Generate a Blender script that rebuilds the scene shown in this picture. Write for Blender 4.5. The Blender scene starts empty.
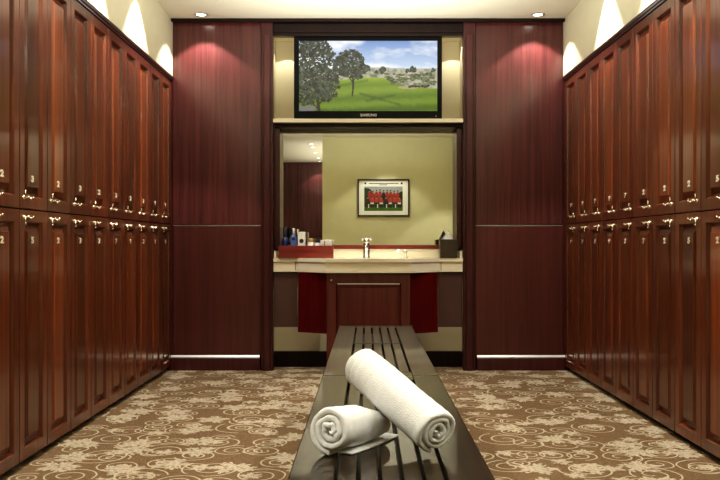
import bpy, bmesh, math, random
import numpy as np
from mathutils import Vector, Matrix, noise

random.seed(7)
scene = bpy.context.scene
COL = scene.collection
PI = math.pi
F = 850.0          # focal length in pixels (720 wide frame)
CZ = 0.913         # camera height

# ------------------------------------------------------------------ materials
class NT:
    def __init__(s, name):
        s.mat = bpy.data.materials.new(name); s.mat.use_nodes = True
        s.t = s.mat.node_tree; s.n = s.t.nodes
        s.bsdf = s.n['Principled BSDF']
    def link(s, a, b): s.t.links.new(a, b)
    def node(s, typ, **kw):
        x = s.n.new(typ)
        for k, v in kw.items(): setattr(x, k, v)
        return x
    def setin(s, sock, v):
        if hasattr(v, 'is_output') or isinstance(v, bpy.types.NodeSocket): s.link(v, sock)
        else: sock.default_value = v
    def m(s, op, a, b=0.0, c=0.0, clamp=False):
        x = s.node('ShaderNodeMath', operation=op); x.use_clamp = clamp
        s.setin(x.inputs[0], a); s.setin(x.inputs[1], b); s.setin(x.inputs[2], c)
        return x.outputs[0]
    def vm(s, op, a, b=(0, 0, 0)):
        x = s.node('ShaderNodeVectorMath', operation=op)
        s.setin(x.inputs[0], a); s.setin(x.inputs[1], b)
        return x
    def mix(s, fac, a, b, blend='MIX'):
        x = s.node('ShaderNodeMix', data_type='RGBA', blend_type=blend)
        s.setin(x.inputs[0], fac)
        for i, v in ((6, a), (7, b)):
            if isinstance(v, tuple) and len(v) == 3: v = v + (1,)
            s.setin(x.inputs[i], v)
        return x.outputs[2]
    def noise(s, vec, scale, detail=3, rough=.55, dim='3D'):
        x = s.node('ShaderNodeTexNoise'); x.noise_dimensions = dim
        s.link(vec, x.inputs['Vector']); x.inputs['Scale'].default_value = scale
        x.inputs['Detail'].default_value = detail; x.inputs['Roughness'].default_value = rough
        return x.outputs['Fac']
    def smooth(s, v, lo, hi):
        x = s.node('ShaderNodeMapRange', interpolation_type='SMOOTHSTEP')
        s.setin(x.inputs[0], v); x.inputs[1].default_value = lo; x.inputs[2].default_value = hi
        return x.outputs[0]
    def bump(s, h, strength, dist=.002):
        b = s.node('ShaderNodeBump'); b.inputs['Strength'].default_value = strength
        b.inputs['Distance'].default_value = dist
        s.link(h, b.inputs['Height']); s.link(b.outputs[0], s.bsdf.inputs['Normal'])

def setp(b, **kw):
    names = {'color': 'Base Color', 'rough': 'Roughness', 'metal': 'Metallic', 'coat': 'Coat Weight', 'coatr': 'Coat Roughness',
             'spec': 'Specular IOR Level', 'sheen': 'Sheen Weight', 'emit': 'Emission Color', 'emits': 'Emission Strength'}
    for k, v in kw.items():
        if isinstance(v, tuple) and len(v) == 3: v = v + (1,)
        b.inputs[names[k]].default_value = v

def plain(name, color, rough=.5, var=.06, **kw):
    t = NT(name); tc = t.node('ShaderNodeTexCoord')
    n = t.noise(tc.outputs['Object'], 9, 3)
    dark = tuple(c * (1 - var * 2) for c in color)
    t.link(t.mix(n, dark, tuple(min(1, c * (1 + var)) for c in color)), t.bsdf.inputs['Base Color'])
    setp(t.bsdf, rough=rough, **kw)
    return t.mat

def wood(name, c_dark, c_light, rough=.3, coat=.5, coatr=.1, vary=.35, grain=1.0, axis='Z'):
    """straight vertical grain; every object gets its own tone"""
    t = NT(name); tc = t.node('ShaderNodeTexCoord'); oi = t.node('ShaderNodeObjectInfo')
    off = t.node('ShaderNodeCombineXYZ')
    t.link(t.m('MULTIPLY', oi.outputs['Random'], 37.0), off.inputs[0]); t.link(t.m('MULTIPLY', oi.outputs['Random'], 11.0), off.inputs[1])
    p = t.vm('ADD', tc.outputs['Object'], off.outputs[0]).outputs[0]
    sc = {'Z': (34, 34, .9), 'Y': (34, .9, 34), 'X': (.9, 34, 34)}[axis]
    sc2 = {'Z': (170, 170, 3.5), 'Y': (170, 3.5, 170), 'X': (3.5, 170, 170)}[axis]
    g1 = t.noise(t.vm('MULTIPLY', p, sc).outputs[0], 1.0, 3, .6)
    g2 = t.noise(t.vm('MULTIPLY', p, sc2).outputs[0], 1.0, 2, .6)
    f = t.m('ADD', t.m('MULTIPLY', g1, .65 * grain), t.m('MULTIPLY', g2, .35 * grain))
    f = t.smooth(f, .3, .72)
    col = t.mix(f, c_dark, c_light)
    k = t.m('ADD', t.m('MULTIPLY', oi.outputs['Random'], vary), 1 - vary / 2)
    hs = t.node('ShaderNodeHueSaturation'); t.link(k, hs.inputs['Value']); t.link(col, hs.inputs['Color'])
    t.link(hs.outputs[0], t.bsdf.inputs['Base Color'])
    setp(t.bsdf, rough=rough, coat=coat, coatr=coatr)
    t.bump(g2, .08, .0008)
    return t.mat

M = {}
M['locker'] = wood('cherry_wood', (.070, .015, .006), (.178, .043, .013), rough=.3, coat=.3, coatr=.12, vary=.5)
M['locker_panel'] = wood('cherry_panel_wood', (.072, .016, .006), (.225, .057, .014), rough=.28, coat=.35, coatr=.10, vary=.9)
M['carcass'] = plain('dark_carcass', (.012, .006, .004), .6)
M['crown'] = wood('crown_wood', (.022, .008, .005), (.045, .015, .008), rough=.3, vary=.1, axis='X')
M['burgundy'] = wood('burgundy_veneer', (.050, .010, .011), (.125, .030, .029), rough=.26, coat=.45, coatr=.16, vary=.12)
M['burgundy_low'] = wood('brown_veneer', (.065, .014, .012), (.105, .024, .021), rough=.3, coat=.3, coatr=.2, vary=.1)
M['darkwood'] = wood('dark_trim_wood', (.042, .006, .008), (.078, .013, .014), rough=.3, coat=.15, coatr=.15, vary=.1)
M['blackwood'] = wood('black_brown_wood', (.010, .005, .004), (.020, .009, .007), rough=.4, coat=0, vary=.1)
M['blackwood'].node_tree.nodes['Principled BSDF'].inputs['Specular IOR Level'].default_value = .2
M['redlacquer'] = wood('red_lacquer_wood', (.060, .002, .003), (.100, .004, .005), rough=.25, coat=.3, coatr=.08, vary=.1)
M['vanity'] = wood('vanity_wood', (.070, .011, .009), (.120, .021, .016), rough=.26, coat=.3, coatr=.14, vary=.05)
M['taupe'] = plain('taupe_laminate', (.088, .038, .030), .5)
M['traywood'] = wood('red_brown_tray_wood', (.15, .018, .013), (.22, .03, .022), rough=.3, axis='X', vary=.05)
M['cream'] = plain('cream_wall_paint', (.60, .565, .40), .7, .03)
M['niche'] = plain('niche_cream_paint', (.74, .66, .43), .6, .03)
M['yellow'] = plain('olive_yellow_wall_paint', (.56, .54, .32), .7, .03)
M['ceiling'] = plain('ceiling_paint', (.66, .62, .48), .8, .02)
M['counter'] = plain('cream_stone', (.84, .78, .61), .18, .04, coat=.3)
M['brass'] = plain('polished_brass', (.93, .84, .66), .2, .03, metal=1.0)
M['steel'] = plain('brushed_steel', (.75, .74, .70), .3, .03, metal=1.0)
M['chrome'] = plain('chrome', (.92, .92, .93), .07, .01, metal=1.0)
M['number'] = plain('number_ivory', (.92, .88, .72), .35, .02)
M['tvblack'] = plain('gloss_black_plastic', (.004, .004, .0045), .3, .02, spec=.12)
M['gray'] = plain('logo_gray', (.45, .45, .46), .4, .02)
M['white'] = plain('white_plastic', (.85, .84, .80), .35, .02)
M['navy'] = plain('navy_plastic', (.012, .016, .10), .2, .05, coat=.4)
M['blue'] = plain('blue_plastic', (.10, .16, .42), .22, .05, coat=.4)
M['ink'] = plain('dark_ink', (.012, .012, .03), .4, .02)
M['tan'] = plain('tan_glass', (.35, .22, .08), .2, .05)
M['tissuebox'] = wood('dark_tissue_box_wood', (.022, .014, .008), (.045, .030, .016), rough=.35, vary=.05)
M['paper'] = plain('tissue_paper', (.92, .92, .90), .8, .02)
M['frame'] = plain('black_picture_frame', (.012, .011, .010), .3, .02)
M['mat'] = plain('white_picture_mount', (.78, .78, .72), .5, .02)

def mirror_mat():
    t = NT('mirror_silver'); setp(t.bsdf, color=(.93, .94, .90), metal=1.0, rough=.004); return t.mat
M['mirror'] = mirror_mat()

def lamp_mat():
    t = NT('lamp_glow'); setp(t.bsdf, color=(1, 1, 1), emit=(1, .93, .78), emits=9.0); return t.mat
M['glow'] = lamp_mat()

def towel_mat():
    t = NT('white_terry'); tc = t.node('ShaderNodeTexCoord')
    v = t.node('ShaderNodeTexVoronoi'); v.inputs['Scale'].default_value = 420; t.link(tc.outputs['Object'], v.inputs['Vector'])
    n = t.noise(tc.outputs['Object'], 60, 4, .65)
    h = t.m('ADD', v.outputs['Distance'], t.m('MULTIPLY', n, 1.2))
    t.link(t.mix(n, (.63, .635, .625), (.84, .845, .84)), t.bsdf.inputs['Base Color'])
    setp(t.bsdf, rough=.95, sheen=.4, spec=.15)
    t.bump(h, .6, .002)
    return t.mat
M['towel'] = towel_mat()

def bench_mat():
    t = NT('lacquered_bench_wood'); tc = t.node('ShaderNodeTexCoord')
    p = t.vm('MULTIPLY', tc.outputs['Object'], (60, 2.2, 60)).outputs[0]
    g = t.noise(p, 1.0, 3, .6)
    t.link(t.mix(t.smooth(g, .3, .7), (.010, .006, .003), (.026, .016, .007)), t.bsdf.inputs['Base Color'])
    setp(t.bsdf, rough=.3, coat=.55, coatr=.05, spec=.1); t.bsdf.inputs['Coat IOR'].default_value = 1.27
    w = t.noise(tc.outputs['Object'], 14, 2)
    t.bump(w, .05, .004)
    return t.mat
M['bench'] = bench_mat()

def carpet_mat():
    t = NT('swirl_carpet'); tc = t.node('ShaderNodeTexCoord'); P0 = tc.outputs['Object']
    wob = t.node('ShaderNodeTexNoise'); wob.inputs['Scale'].default_value = 9; t.link(P0, wob.inputs['Vector'])
    wv = t.vm('MULTIPLY', t.vm('SUBTRACT', wob.outputs['Color'], (.5, .5, .5)).outputs[0], (.016, .016, 0)).outputs[0]
    P = t.vm('ADD', P0, wv).outputs[0]
    def cells(scale, off):
        q = t.vm('ADD', P, off).outputs[0]
        v = t.node('ShaderNodeTexVoronoi', voronoi_dimensions='2D'); v.inputs['Scale'].default_value = scale
        v.inputs['Randomness'].default_value = .75
        t.link(q, v.inputs['Vector'])
        d = t.vm('SUBTRACT', q, v.outputs['Position']).outputs[0]
        s = t.node('ShaderNodeSeparateXYZ'); t.link(d, s.inputs[0])
        sc = t.node('ShaderNodeSeparateColor'); t.link(v.outputs['Color'], sc.inputs[0])
        r = t.m('SQRT', t.m('ADD', t.m('POWER', s.outputs[0], 2), t.m('POWER', s.outputs[1], 2)))
        # math POWER of negatives: use multiply instead
        r = t.m('SQRT', t.m('ADD', t.m('MULTIPLY', s.outputs[0], s.outputs[0]), t.m('MULTIPLY', s.outputs[1], s.outputs[1])))
        th = t.m('DIVIDE', t.m('ARCTAN2', s.outputs[1], s.outputs[0]), 2 * PI)
        return r, th, sc.outputs[0], sc.outputs[1]
    def spiral(scale, off, R, w):
        r, th, ra, rb = cells(scale, off)
        ph = t.m('FRACT', t.m('ADD', t.m('ADD', th, 1.0), rb))
        R_ = t.m('MULTIPLY', t.m('ADD', t.m('MULTIPLY', ra, .5), .6), R)
        out = None
        for n in (0, 1):
            rho = t.m('MULTIPLY', R_, t.m('SUBTRACT', 1.0, t.m('MULTIPLY', t.m('ADD', ph, float(n)), .42)))
            d = t.m('ABSOLUTE', t.m('SUBTRACT', r, rho))
            k = t.m('SUBTRACT', 1.0, t.smooth(d, w * .7, w * 1.5))
            out = k if out is None else t.m('MAXIMUM', out, k)
        return out
    s1 = spiral(3.9, (0, 0, 0), .125, .0034)
    s2 = spiral(4.5, (3.37, 1.71, 0), .088, .0032)
    s3 = spiral(6.2, (7.1, 5.3, 0), .060, .0032)
    def leaves(scale, off, R):
        r, th, ra, rb = cells(scale, off)
        a = t.m('MULTIPLY', t.m('ADD', th, rb), 2 * PI)
        star = t.m('ABSOLUTE', t.m('SINE', t.m('MULTIPLY', a, 2.5)))
        fine = t.m('ABSOLUTE', t.m('SINE', t.m('MULTIPLY', a, 9.0)))
        rho = t.m('MULTIPLY', R, t.m('ADD', .32, t.m('ADD', t.m('MULTIPLY', star, .48), t.m('MULTIPLY', fine, .28))))
        d = t.m('SUBTRACT', rho, r)
        m = t.smooth(d, -.003, .004)
        return t.m('MULTIPLY', m, t.m('GREATER_THAN', ra, .36))
    l1 = leaves(4.1, (1.13, 4.2, 0), .090)
    l2 = leaves(4.9, (9.3, 2.9, 0), .048)
    lf = t.m('MAXIMUM', l1, l2)
    n1 = t.noise(P0, 70, 3, .7); n2 = t.noise(P0, 4, 3); n3 = t.noise(P0, 420, 2, .6)
    base = t.mix(t.smooth(n1, .3, .7), (.125, .066, .024), (.215, .127, .050))
    base = t.mix(t.m('MULTIPLY', n2, .35), base, (.10, .055, .022))
    leafc = t.mix(t.smooth(n1, .35, .65), (.34, .27, .175), (.56, .48, .345))
    br = t.m('MULTIPLY', lf, t.smooth(t.noise(P0, 30, 2, .6), .30, .46))
    c = t.mix(br, base, leafc)
    sp = t.m('MAXIMUM', s1, t.m('MAXIMUM', s2, t.m('MULTIPLY', s3, 0.0)))
    c = t.mix(t.m('MULTIPLY', sp, .95), c, (.52, .44, .30))
    c = t.mix(t.m('MULTIPLY', n3, .35), c, (.07, .04, .02))
    t.link(c, t.bsdf.inputs['Base Color'])
    setp(t.bsdf, rough=.95, spec=.1, sheen=.2)
    t.bump(t.m('ADD', n3, t.m('MULTIPLY', sp, .5)), .5, .004)
    return t.mat
M['carpet'] = carpet_mat()

def vcol_mat(name, emits, rough=.3):
    t = NT(name); a = t.node('ShaderNodeVertexColor'); a.layer_name = 'Col'
    if emits:
        setp(t.bsdf, color=(0.005, 0.005, 0.005), rough=.2, emits=emits); t.link(a.outputs[0], t.bsdf.inputs['Emission Color'])
    else:
        setp(t.bsdf, rough=rough); t.link(a.outputs[0], t.bsdf.inputs['Base Color'])
    return t.mat
M['screen'] = vcol_mat('lit_screen', .72)
M['print'] = vcol_mat('photo_print', 0)

# ------------------------------------------------------------------ mesh helpers
class MB:
    def __init__(s): s.v = []; s.f = []; s.sm = []
    def add(s, vs, fs, smooth=False):
        o = len(s.v); s.v += [tuple(v) for v in vs]; s.f += [tuple(i + o for i in f) for f in fs]; s.sm += [smooth] * len(fs)
    def box(s, x0, x1, y0, y1, z0, z1):
        s.add([(x0, y0, z0), (x1, y0, z0), (x1, y1, z0), (x0, y1, z0), (x0, y0, z1), (x1, y0, z1), (x1, y1, z1), (x0, y1, z1)],
              [(0, 3, 2, 1), (4, 5, 6, 7), (0, 1, 5, 4), (1, 2, 6, 5), (2, 3, 7, 6), (3, 0, 4, 7)]); return s
    def prism(s, poly, z0, z1):
        n = len(poly)
        s.add([(x, y, z0) for x, y in poly] + [(x, y, z1) for x, y in poly],
              [tuple(range(n))[::-1], tuple(range(n, 2 * n))] + [(i, (i + 1) % n, n + (i + 1) % n, n + i) for i in range(n)]); return s
    def extr_x(s, prof, x0, x1):
        """profile in (y,z) extruded along x"""
        n = len(prof)
        s.add([(x0, y, z) for y, z in prof] + [(x1, y, z) for y, z in prof],
              [tuple(range(n)), tuple(range(n, 2 * n))[::-1]] + [(i, n + i, n + (i + 1) % n, (i + 1) % n) for i in range(n)]); return s
    def lathe(s, prof, c=(0, 0, 0), seg=20, axis='Z', cap=True):
        vs = []; fs = []; n = len(prof)
        for i in range(seg):
            a = 2 * PI * i / seg; ca, sa = math.cos(a), math.sin(a)
            for r, h in prof:
                p = {'Z': (r * ca, r * sa, h), 'Y': (r * ca, h, r * sa), 'X': (h, r * ca, r * sa)}[axis]
                vs.append((p[0] + c[0], p[1] + c[1], p[2] + c[2]))
        for i in range(seg):
            j = (i + 1) % seg
            for k in range(n - 1): fs.append((i * n + k, j * n + k, j * n + k + 1, i * n + k + 1))
        s.add(vs, fs, True)
        if cap:
            s.add([vs[i * n] for i in range(seg)], [tuple(range(seg))]); s.add([vs[i * n + n - 1] for i in range(seg)], [tuple(range(seg))])
        return s
    def tube(s, pts, r, seg=8):
        pts = [Vector(p) for p in pts]; vs = []; fs = []
        for i, p in enumerate(pts):
            d = (pts[min(i + 1, len(pts) - 1)] - pts[max(i - 1, 0)]).normalized()
            u = d.orthogonal().normalized(); w = d.cross(u)
            for k in range(seg):
                a = 2 * PI * k / seg; vs.append(p + (u * math.cos(a) + w * math.sin(a)) * r)
        for i in range(len(pts) - 1):
            for k in range(seg):
                fs.append((i * seg + k, i * seg + (k + 1) % seg, (i + 1) * seg + (k + 1) % seg, (i + 1) * seg + k))
        fs.append(tuple(range(seg))); fs.append(tuple(range((len(pts) - 1) * seg, len(pts) * seg)))
        s.add(vs, fs, True); return s
    def ball(s, c, r, seg=10):
        pr = [(r * math.sin(PI * i / seg) + 1e-5, -r * math.cos(PI * i / seg)) for i in range(seg + 1)]
        return s.lathe(pr, c, seg + 4, cap=False)
    def build(s, name, mat, parent=None, bevel=0, fix=True):
        me = bpy.data.meshes.new(name); me.from_pydata(s.v, [], s.f); me.materials.append(mat)
        me.polygons.foreach_set('use_smooth', s.sm)
        if fix:
            bm = bmesh.new(); bm.from_mesh(me); bmesh.ops.recalc_face_normals(bm, faces=bm.faces); bm.to_mesh(me); bm.free()
        o = bpy.data.objects.new(name, me); COL.objects.link(o)
        if parent: o.parent = parent
        if bevel:
            b = o.modifiers.new('bevel', 'BEVEL'); b.width = bevel; b.segments = 2; b.limit_method = 'ANGLE'; b.angle_limit = .7
        return o

def tag(o, label=None, cat=None, group=None, kind=None):
    if label: o['label'] = label
    if cat: o['category'] = cat
    if group: o['group'] = group
    if kind: o['kind'] = kind
    return o
def thing(name, label, cat, loc=(0, 0, 0), rz=0, group=None):
    o = bpy.data.objects.new(name, None); COL.objects.link(o); o.location = loc; o.rotation_euler = (0, 0, rz)
    o.empty_display_size = .05
    return tag(o, label, cat, group)
def struct(o): o['kind'] = 'structure'; return o
def copy_tree(o, parent=None):
    c = o.copy(); COL.objects.link(c); c.parent = parent
    for ch in list(o.children): copy_tree(ch, c)
    return c
def X(px, Y): return (px - 361) * Y / F
def Z(py, Y): return CZ + (244 - py) * Y / F

XL, XR, YB = -1.375, 1.476, 6.16      # locker fronts, back panel plane
H = 2.53                               # ceiling
# ------------------------------------------------------------------ room shell
o = MB().box(-2.2, 2.4, -4.5, 6.9, -.06, 0).build('floor', M['carpet']); struct(o)
tag(o, 'brown patterned carpet with cream swirls and leaf clusters', 'floor')
struct(MB().box(-2.2, 2.4, -4.5, 6.9, H, H + .08).build('ceiling', M['ceiling']))
TOPZ = 2.118
w = MB(); w.box(-2.0, -1.86, -4.4, 6.56, 0, H); w.box(-1.859, XL + .012, 2.0, YB + .02, TOPZ, H)
w.box(-1.859, XL + .012, -.34, 1.98, 0, H)
struct(w.build('wall_left', M['cream']))
w = MB(); w.box(1.96, 2.1, -4.4, 6.56, 0, H); w.box(XR - .012, 1.959, 2.0, YB + .02, TOPZ, H)
w.box(XR - .012, 1.959, -4.2, 1.98, 0, H)
struct(w.build('wall_right', M['cream']))
PLX0, PLX1, PRX0, PRX1 = X(261, 6.13), X(273.2, 6.13), X(463, 6.13), X(475.5, 6.13)
# back wall with a deeper niche for the television
ND = 6.50
w = MB()
w.box(-1.859, PLX0, YB + .03, 6.56, 0, H); w.box(PRX1, 1.959, YB + .03, 6.56, 0, H)
w.box(PLX0, PLX1 - .02, 6.20, 6.56, 0, H); w.box(PRX0 + .02, PRX1, 6.20, 6.56, 0, H)
w.box(PLX1 - .02, PRX0 + .02, 6.345, 6.56, 0, 1.78)
w.box(PLX1 - .02, PRX0 + .02, ND, 6.56, 1.78, H)
w.box(PLX1 - .02, PRX0 + .02, 6.20, ND, 2.46, H)
struct(w.build('wall_back', M['niche']))

def back_panels(name, x0, x1):
    base = MB().box(x0, x1, YB + .004, YB + .03, 0, H).build(name, M['blackwood']); struct(base)
    MB().box(x0 + .002, x1 - .002, YB - .008, YB + .003, 1.054, H - .002).build('upper_panel', M['burgundy'], base, .002)
    xe = (XL - .08, XL + .0115) if x0 < 0 else (XR - .0115, XR + .08)
    MB().box(xe[0], xe[1], YB - .0085, YB + .0035, 0, TOPZ - .001).build('corner_filler', M['darkwood'], base)
    MB().box(x0 + .002, x1 - .002, YB - .008, YB + .003, .112, 1.042).build('lower_panel', M['burgundy_low'], base, .002)
    MB().box(x0 + .002, x1 - .002, YB - .010, YB + .003, 1.0445, 1.0505).build('joint_strip', M['steel'], base)
    return base
back_panels('wall_back_left', XL + .012, PLX0 - .001)
back_panels('wall_back_right', PRX1 + .001, XR - .012)
for nm, x0, x1 in (('baseboard_back_left', XL + .002, PLX0 - .012), ('baseboard_back_right', PRX1 + .012, XR - .002)):
    b = MB().extr_x([(YB - .009, 0), (YB - .026, 0), (YB - .026, .088), (YB - .022, .094), (YB - .012, .104), (YB - .009, .104)], x0, x1)
    b = struct(b.build(nm, M['darkwood']))
    MB().extr_x([(YB - .0095, .1045), (YB - .017, .1045), (YB - .022, .0955), (YB - .0265, .0955), (YB - .020, .110), (YB - .0095, .110)], x0, x1).build('highlight_strip', M['steel'], b)  # steel strip stands in for the highlight along the baseboard moulding

def pilaster(name, x0, x1, inner):
    b = MB(); b.box(x0, x1, 6.125, 6.198, 0.0, H)
    b.box(x0 + .022, x1 - .022, 6.108, 6.124, 0, 2.42)
    p = struct(b.build(name, M['darkwood'], None, .004))
    for k in (x0 + .006, x1 - .014):
        MB().box(k, k + .008, 6.116, 6.1245, 0, 2.46).build('bead', M['darkwood'], p, .002)
    return p
pilaster('trim_1', PLX0, PLX1, 1); pilaster('trim_2', PRX0, PRX1, -1)
# header over the niche
b = MB(); b.box(PLX1 + .001, PRX0 - .001, 6.135, 6.198, 2.416, H - .001); b.box(PLX1 + .001, PRX0 - .001, 6.118, 6.134, 2.44, 2.50)
struct(b.build('trim_3', M['blackwood'], None, .003))
struct(MB().box(XL + .014, XR - .014, 6.085, 6.124 - .001, H - .022, H - .001).build('trim_4', M['blackwood'], None, .003))
# inner side strips beside the mirror and the board under the shelf
for nm, x0, x1 in (('trim_5', PLX1 + .001, X(281.2, 6.30)), ('trim_6', X(455.2, 6.30), PRX0 - .001)):
    s_ = MB().box(x0, x1, 6.20, 6.34, .88, 1.758).build(nm, M['darkwood'], None, .003); struct(s_)
struct(MB().box(PLX1 + .001, PRX0 - .001, 6.16, 6.342, 1.760, 1.786).build('trim_7', M['blackwood'], None, .002))
o = MB().box(PLX1 + .001, PRX0 - .001, 6.112, ND - .002, 1.787, 1.815).build('television_shelf', M['counter'], None, .003)
tag(o, 'cream ledge under the wall television, above the mirror', 'shelf')
# plinth and cream wall under the counter
struct(MB().box(PLX1 - .015, PRX0 + .015, 6.315, 6.344, 0, .115).build('baseboard_back', M['blackwood'], None, .002))

# plinths under the lockers, cornices over them
struct(MB().box(-1.80, XL - .055, 2.2, YB - .03, 0, .028).build('baseboard_left', M['carcass']))
struct(MB().box(XR + .055, 1.90, 2.0, YB - .03, 0, .028).build('baseboard_right', M['carcass']))
def cornice(name, side):
    # profile (out, z): out = distance into the room from the locker face
    prof = [(-.012, 2.093), (.006, 2.093), (.009, 2.099), (.017, 2.103), (.020, 2.109), (.022, 2.117), (-.012, 2.117)]
    b = MB(); n = len(prof); y0, y1 = 2.02, YB - .012
    xs = [(XL + a if side < 0 else XR - a) for a, z in prof]
    b.add([(x, y0, z) for x, (a, z) in zip(xs, prof)] + [(x, y1, z) for x, (a, z) in zip(xs, prof)],
          [tuple(range(n)), tuple(range(n, 2 * n))[::-1]] + [(i, n + i, n + (i + 1) % n, (i + 1) % n) for i in range(n)])
    return struct(b.build(name, M['crown']))
cornice('trim_8', -1); cornice('trim_9', 1)

# ------------------------------------------------------------------ rear part of the room (seen in the mirror)
w = MB().box(-.585, XR - .013, -.34, -.20, 0, H).build('wall_partition', M['yellow']); struct(w)
w = MB().box(-1.99, 2.09, -4.4, -4.16, 0, H).build('wall_front', M['blackwood']); struct(w)
for k, (x0, x1) in enumerate(((-1.85, -1.262), (-1.25, -.25), (-.238, .70), (.712, 1.46))):
    MB().box(x0, x1, -4.159, -4.145, .11, 1.045).build('lower_panel', M['burgundy_low'], w, .002)
    MB().box(x0, x1, -4.159, -4.145, 1.055, H - .004).build('upper_panel', M['burgundy'], w, .002)

# ------------------------------------------------------------------ lockers
LW = .303; DH0, DH1 = .028, 2.090; MID = 1.055
def ring_mesh(b, w, h, rings, close=True, x0=0, z0=0):
    """nested rectangles (inset, y)"""
    vs = []
    for i, y in rings:
        vs += [(x0 + i, y, z0 + i), (x0 + w - i, y, z0 + i), (x0 + w - i, y, z0 + h - i), (x0 + i, y, z0 + h - i)]
    fs = []
    for k in range(len(rings) - 1):
        a, c = 4 * k, 4 * k + 4
        for j in range(4): fs.append((a + j, a + (j + 1) % 4, c + (j + 1) % 4, c + j))
    if close: k = 4 * (len(rings) - 1); fs.append((k, k + 1, k + 2, k + 3))
    b.add(vs, fs)
    return b
def glyph(ch, size, mat, name, parent, loc):
    cu = bpy.data.curves.new(name, 'FONT'); cu.body = ch; cu.size = size; cu.extrude = .0015; cu.align_x = 'CENTER'; cu.align_y = 'CENTER'
    cu.resolution_u = 3; cu.offset = size * .045
    ob = bpy.data.objects.new(name, cu); COL.objects.link(ob)
    dg = bpy.context.evaluated_depsgraph_get(); dg.update()
    me = bpy.data.meshes.new_from_object(ob.evaluated_get(dg)); me.materials.clear(); me.materials.append(mat)
    bpy.data.objects.remove(ob)
    me.transform(Matrix.Rotation(PI / 2, 4, 'X') @ Matrix.Diagonal((1.5 if name == 'number' else 1, 1, 1, 1)))
    o = bpy.data.objects.new(name, me); COL.objects.link(o); o.parent = parent; o.location = loc
    return o

def make_locker(tier, near_left, W):
    """local x: along the row, -y: towards the room, z up; near_left = the side with the lock is at small x"""
    h = (DH1 - MID - .003) if tier == 'upper' else (MID - .003 - DH0)
    root = thing('locker', 'x', 'locker')
    gap = .0028
    MB().box(gap, W - gap, .0215, .38, 0, h).build('carcass', M['carcass'], root)
    st = .058
    b = MB(); ring_mesh(b, W - 2 * gap, h, [(0, .0205), (0, .0025), (.0025, 0), (st - .010, 0), (st - .006, .003), (st, .0190), (st + .012, .0200)], False, gap, 0)
    door = b.build('door', M['locker'], root, fix=False)
    b = MB(); ring_mesh(b, W - 2 * gap - 2 * (st + .008), h - 2 * (st + .008), [(0, .0195), (.003, .0165), (.024, .0055), (.026, .0020)], True, gap + st + .008, st + .008)
    panel = b.build('raised_panel', M['locker_panel'], door, fix=False)
    sgn = 1 if near_left else -1
    xe = .03 if near_left else W - .03
    zc = .045 if tier == 'upper' else h - .03
    b = MB()
    b.lathe([(.009, 0), (.009, -.006), (.006, -.008)], (xe + sgn * .008, 0, zc), 12, 'Y')
    b.tube([(xe, -.010, zc), (xe + sgn * .085, -.012, zc - .002)], .0032, 6)
    for q, rr in ((.028, .0052), (.052, .0062), (.077, .0052)): b.ball((xe + sgn * q, -.014, zc + (.002 if q != .052 else -.004)), rr, 7)
    b.build('latch', M['brass'], door)
    b = MB(); zs = 1 if tier == 'upper' else -1
    b.tube([(xe, -.012, zc), (xe - sgn * .004, -.013, zc + zs * .014), (xe - sgn * .002, -.013, zc + zs * .025)], .003, 6)
    b.ball((xe - sgn * .002, -.013, zc + zs * .026), .0048, 6)
    b.build('key', M['brass'], door)
    return root, door, h
protos = {}
digits = 'left upper', 'left lower'
GL = {('left', 'upper'): '1132323232211', ('left', 'lower'): '1121723252321', ('right', 'upper'): '7171722252131', ('right', 'lower'): '7719372525321'}
ORD = ['first', 'second', 'third', 'fourth', 'fifth', 'sixth', 'seventh', 'eighth', 'ninth', 'tenth', 'eleventh', 'twelfth', 'thirteenth']
glyph_cache = {}
for side in ('left', 'right'):
    W = LW if side == 'left' else .3075
    for tier in ('upper', 'lower'):
        proto, pdoor, h = make_locker(tier, side == 'left', W)
        n = 13
        for k in range(n):
            root = proto if k == n - 1 else copy_tree(proto)
            z = DH0 + .001 if tier == 'lower' else MID + .003
            y_far = YB - .010 - k * W
            if side == 'left': root.location = (XL, y_far - W, z); root.rotation_euler = (0, 0, PI / 2)
            else: root.location = (XR, y_far, z); root.rotation_euler = (0, 0, -PI / 2)
            root['label'] = f'{tier} cherry wood locker on the {side} wall, {ORD[k]} from the back panel'
            root['group'] = f'{tier} lockers along the {side} wall'
            door = [c for c in root.children if c.name.startswith('door')][0]
            xn = W * .44 if side == 'left' else W * .56
            zn = .125 if tier == 'upper' else h - .125
            ch = GL[(side, tier)][k]
            g = glyph_cache.get(ch)
            if g is None: g = glyph(ch, .036, M['number'], 'number', door, (xn, -.001, zn)); glyph_cache[ch] = g
            else: g = g.copy(); COL.objects.link(g); g.parent = door; g.location = (xn, -.001, zn)

# ------------------------------------------------------------------ television
def vnoise(w, h, cells, rs, octaves=4, ax=1.0):
    out = np.zeros((h, w)); amp = 1; tot = 0
    for o_ in range(octaves):
        cx, cy = max(2, int(cells * ax)), max(2, cells)
        g = rs.rand(cy + 2, cx + 2)
        y = np.linspace(0, cy, h); x = np.linspace(0, cx, w)
        yi = np.minimum(y.astype(int), cy); xi = np.minimum(x.astype(int), cx)
        fy = (y - yi)[:, None]; fx = (x - xi)[None, :]
        fy = fy * fy * (3 - 2 * fy); fx = fx * fx * (3 - 2 * fx)
        a = g[yi][:, xi]; b = g[yi][:, xi + 1]; c = g[yi + 1][:, xi]; d = g[yi + 1][:, xi + 1]
        out += amp * ((a * (1 - fx) + b * fx) * (1 - fy) + (c * (1 - fx) + d * fx) * fy)
        tot += amp; amp *= .55; cells *= 2
    return out / tot
def srgb(r, g, b): return np.array([((c / 255) / 12.92 if c / 255 < .04045 else ((c / 255 + .055) / 1.055) ** 2.4) for c in (r, g, b)])
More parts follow.
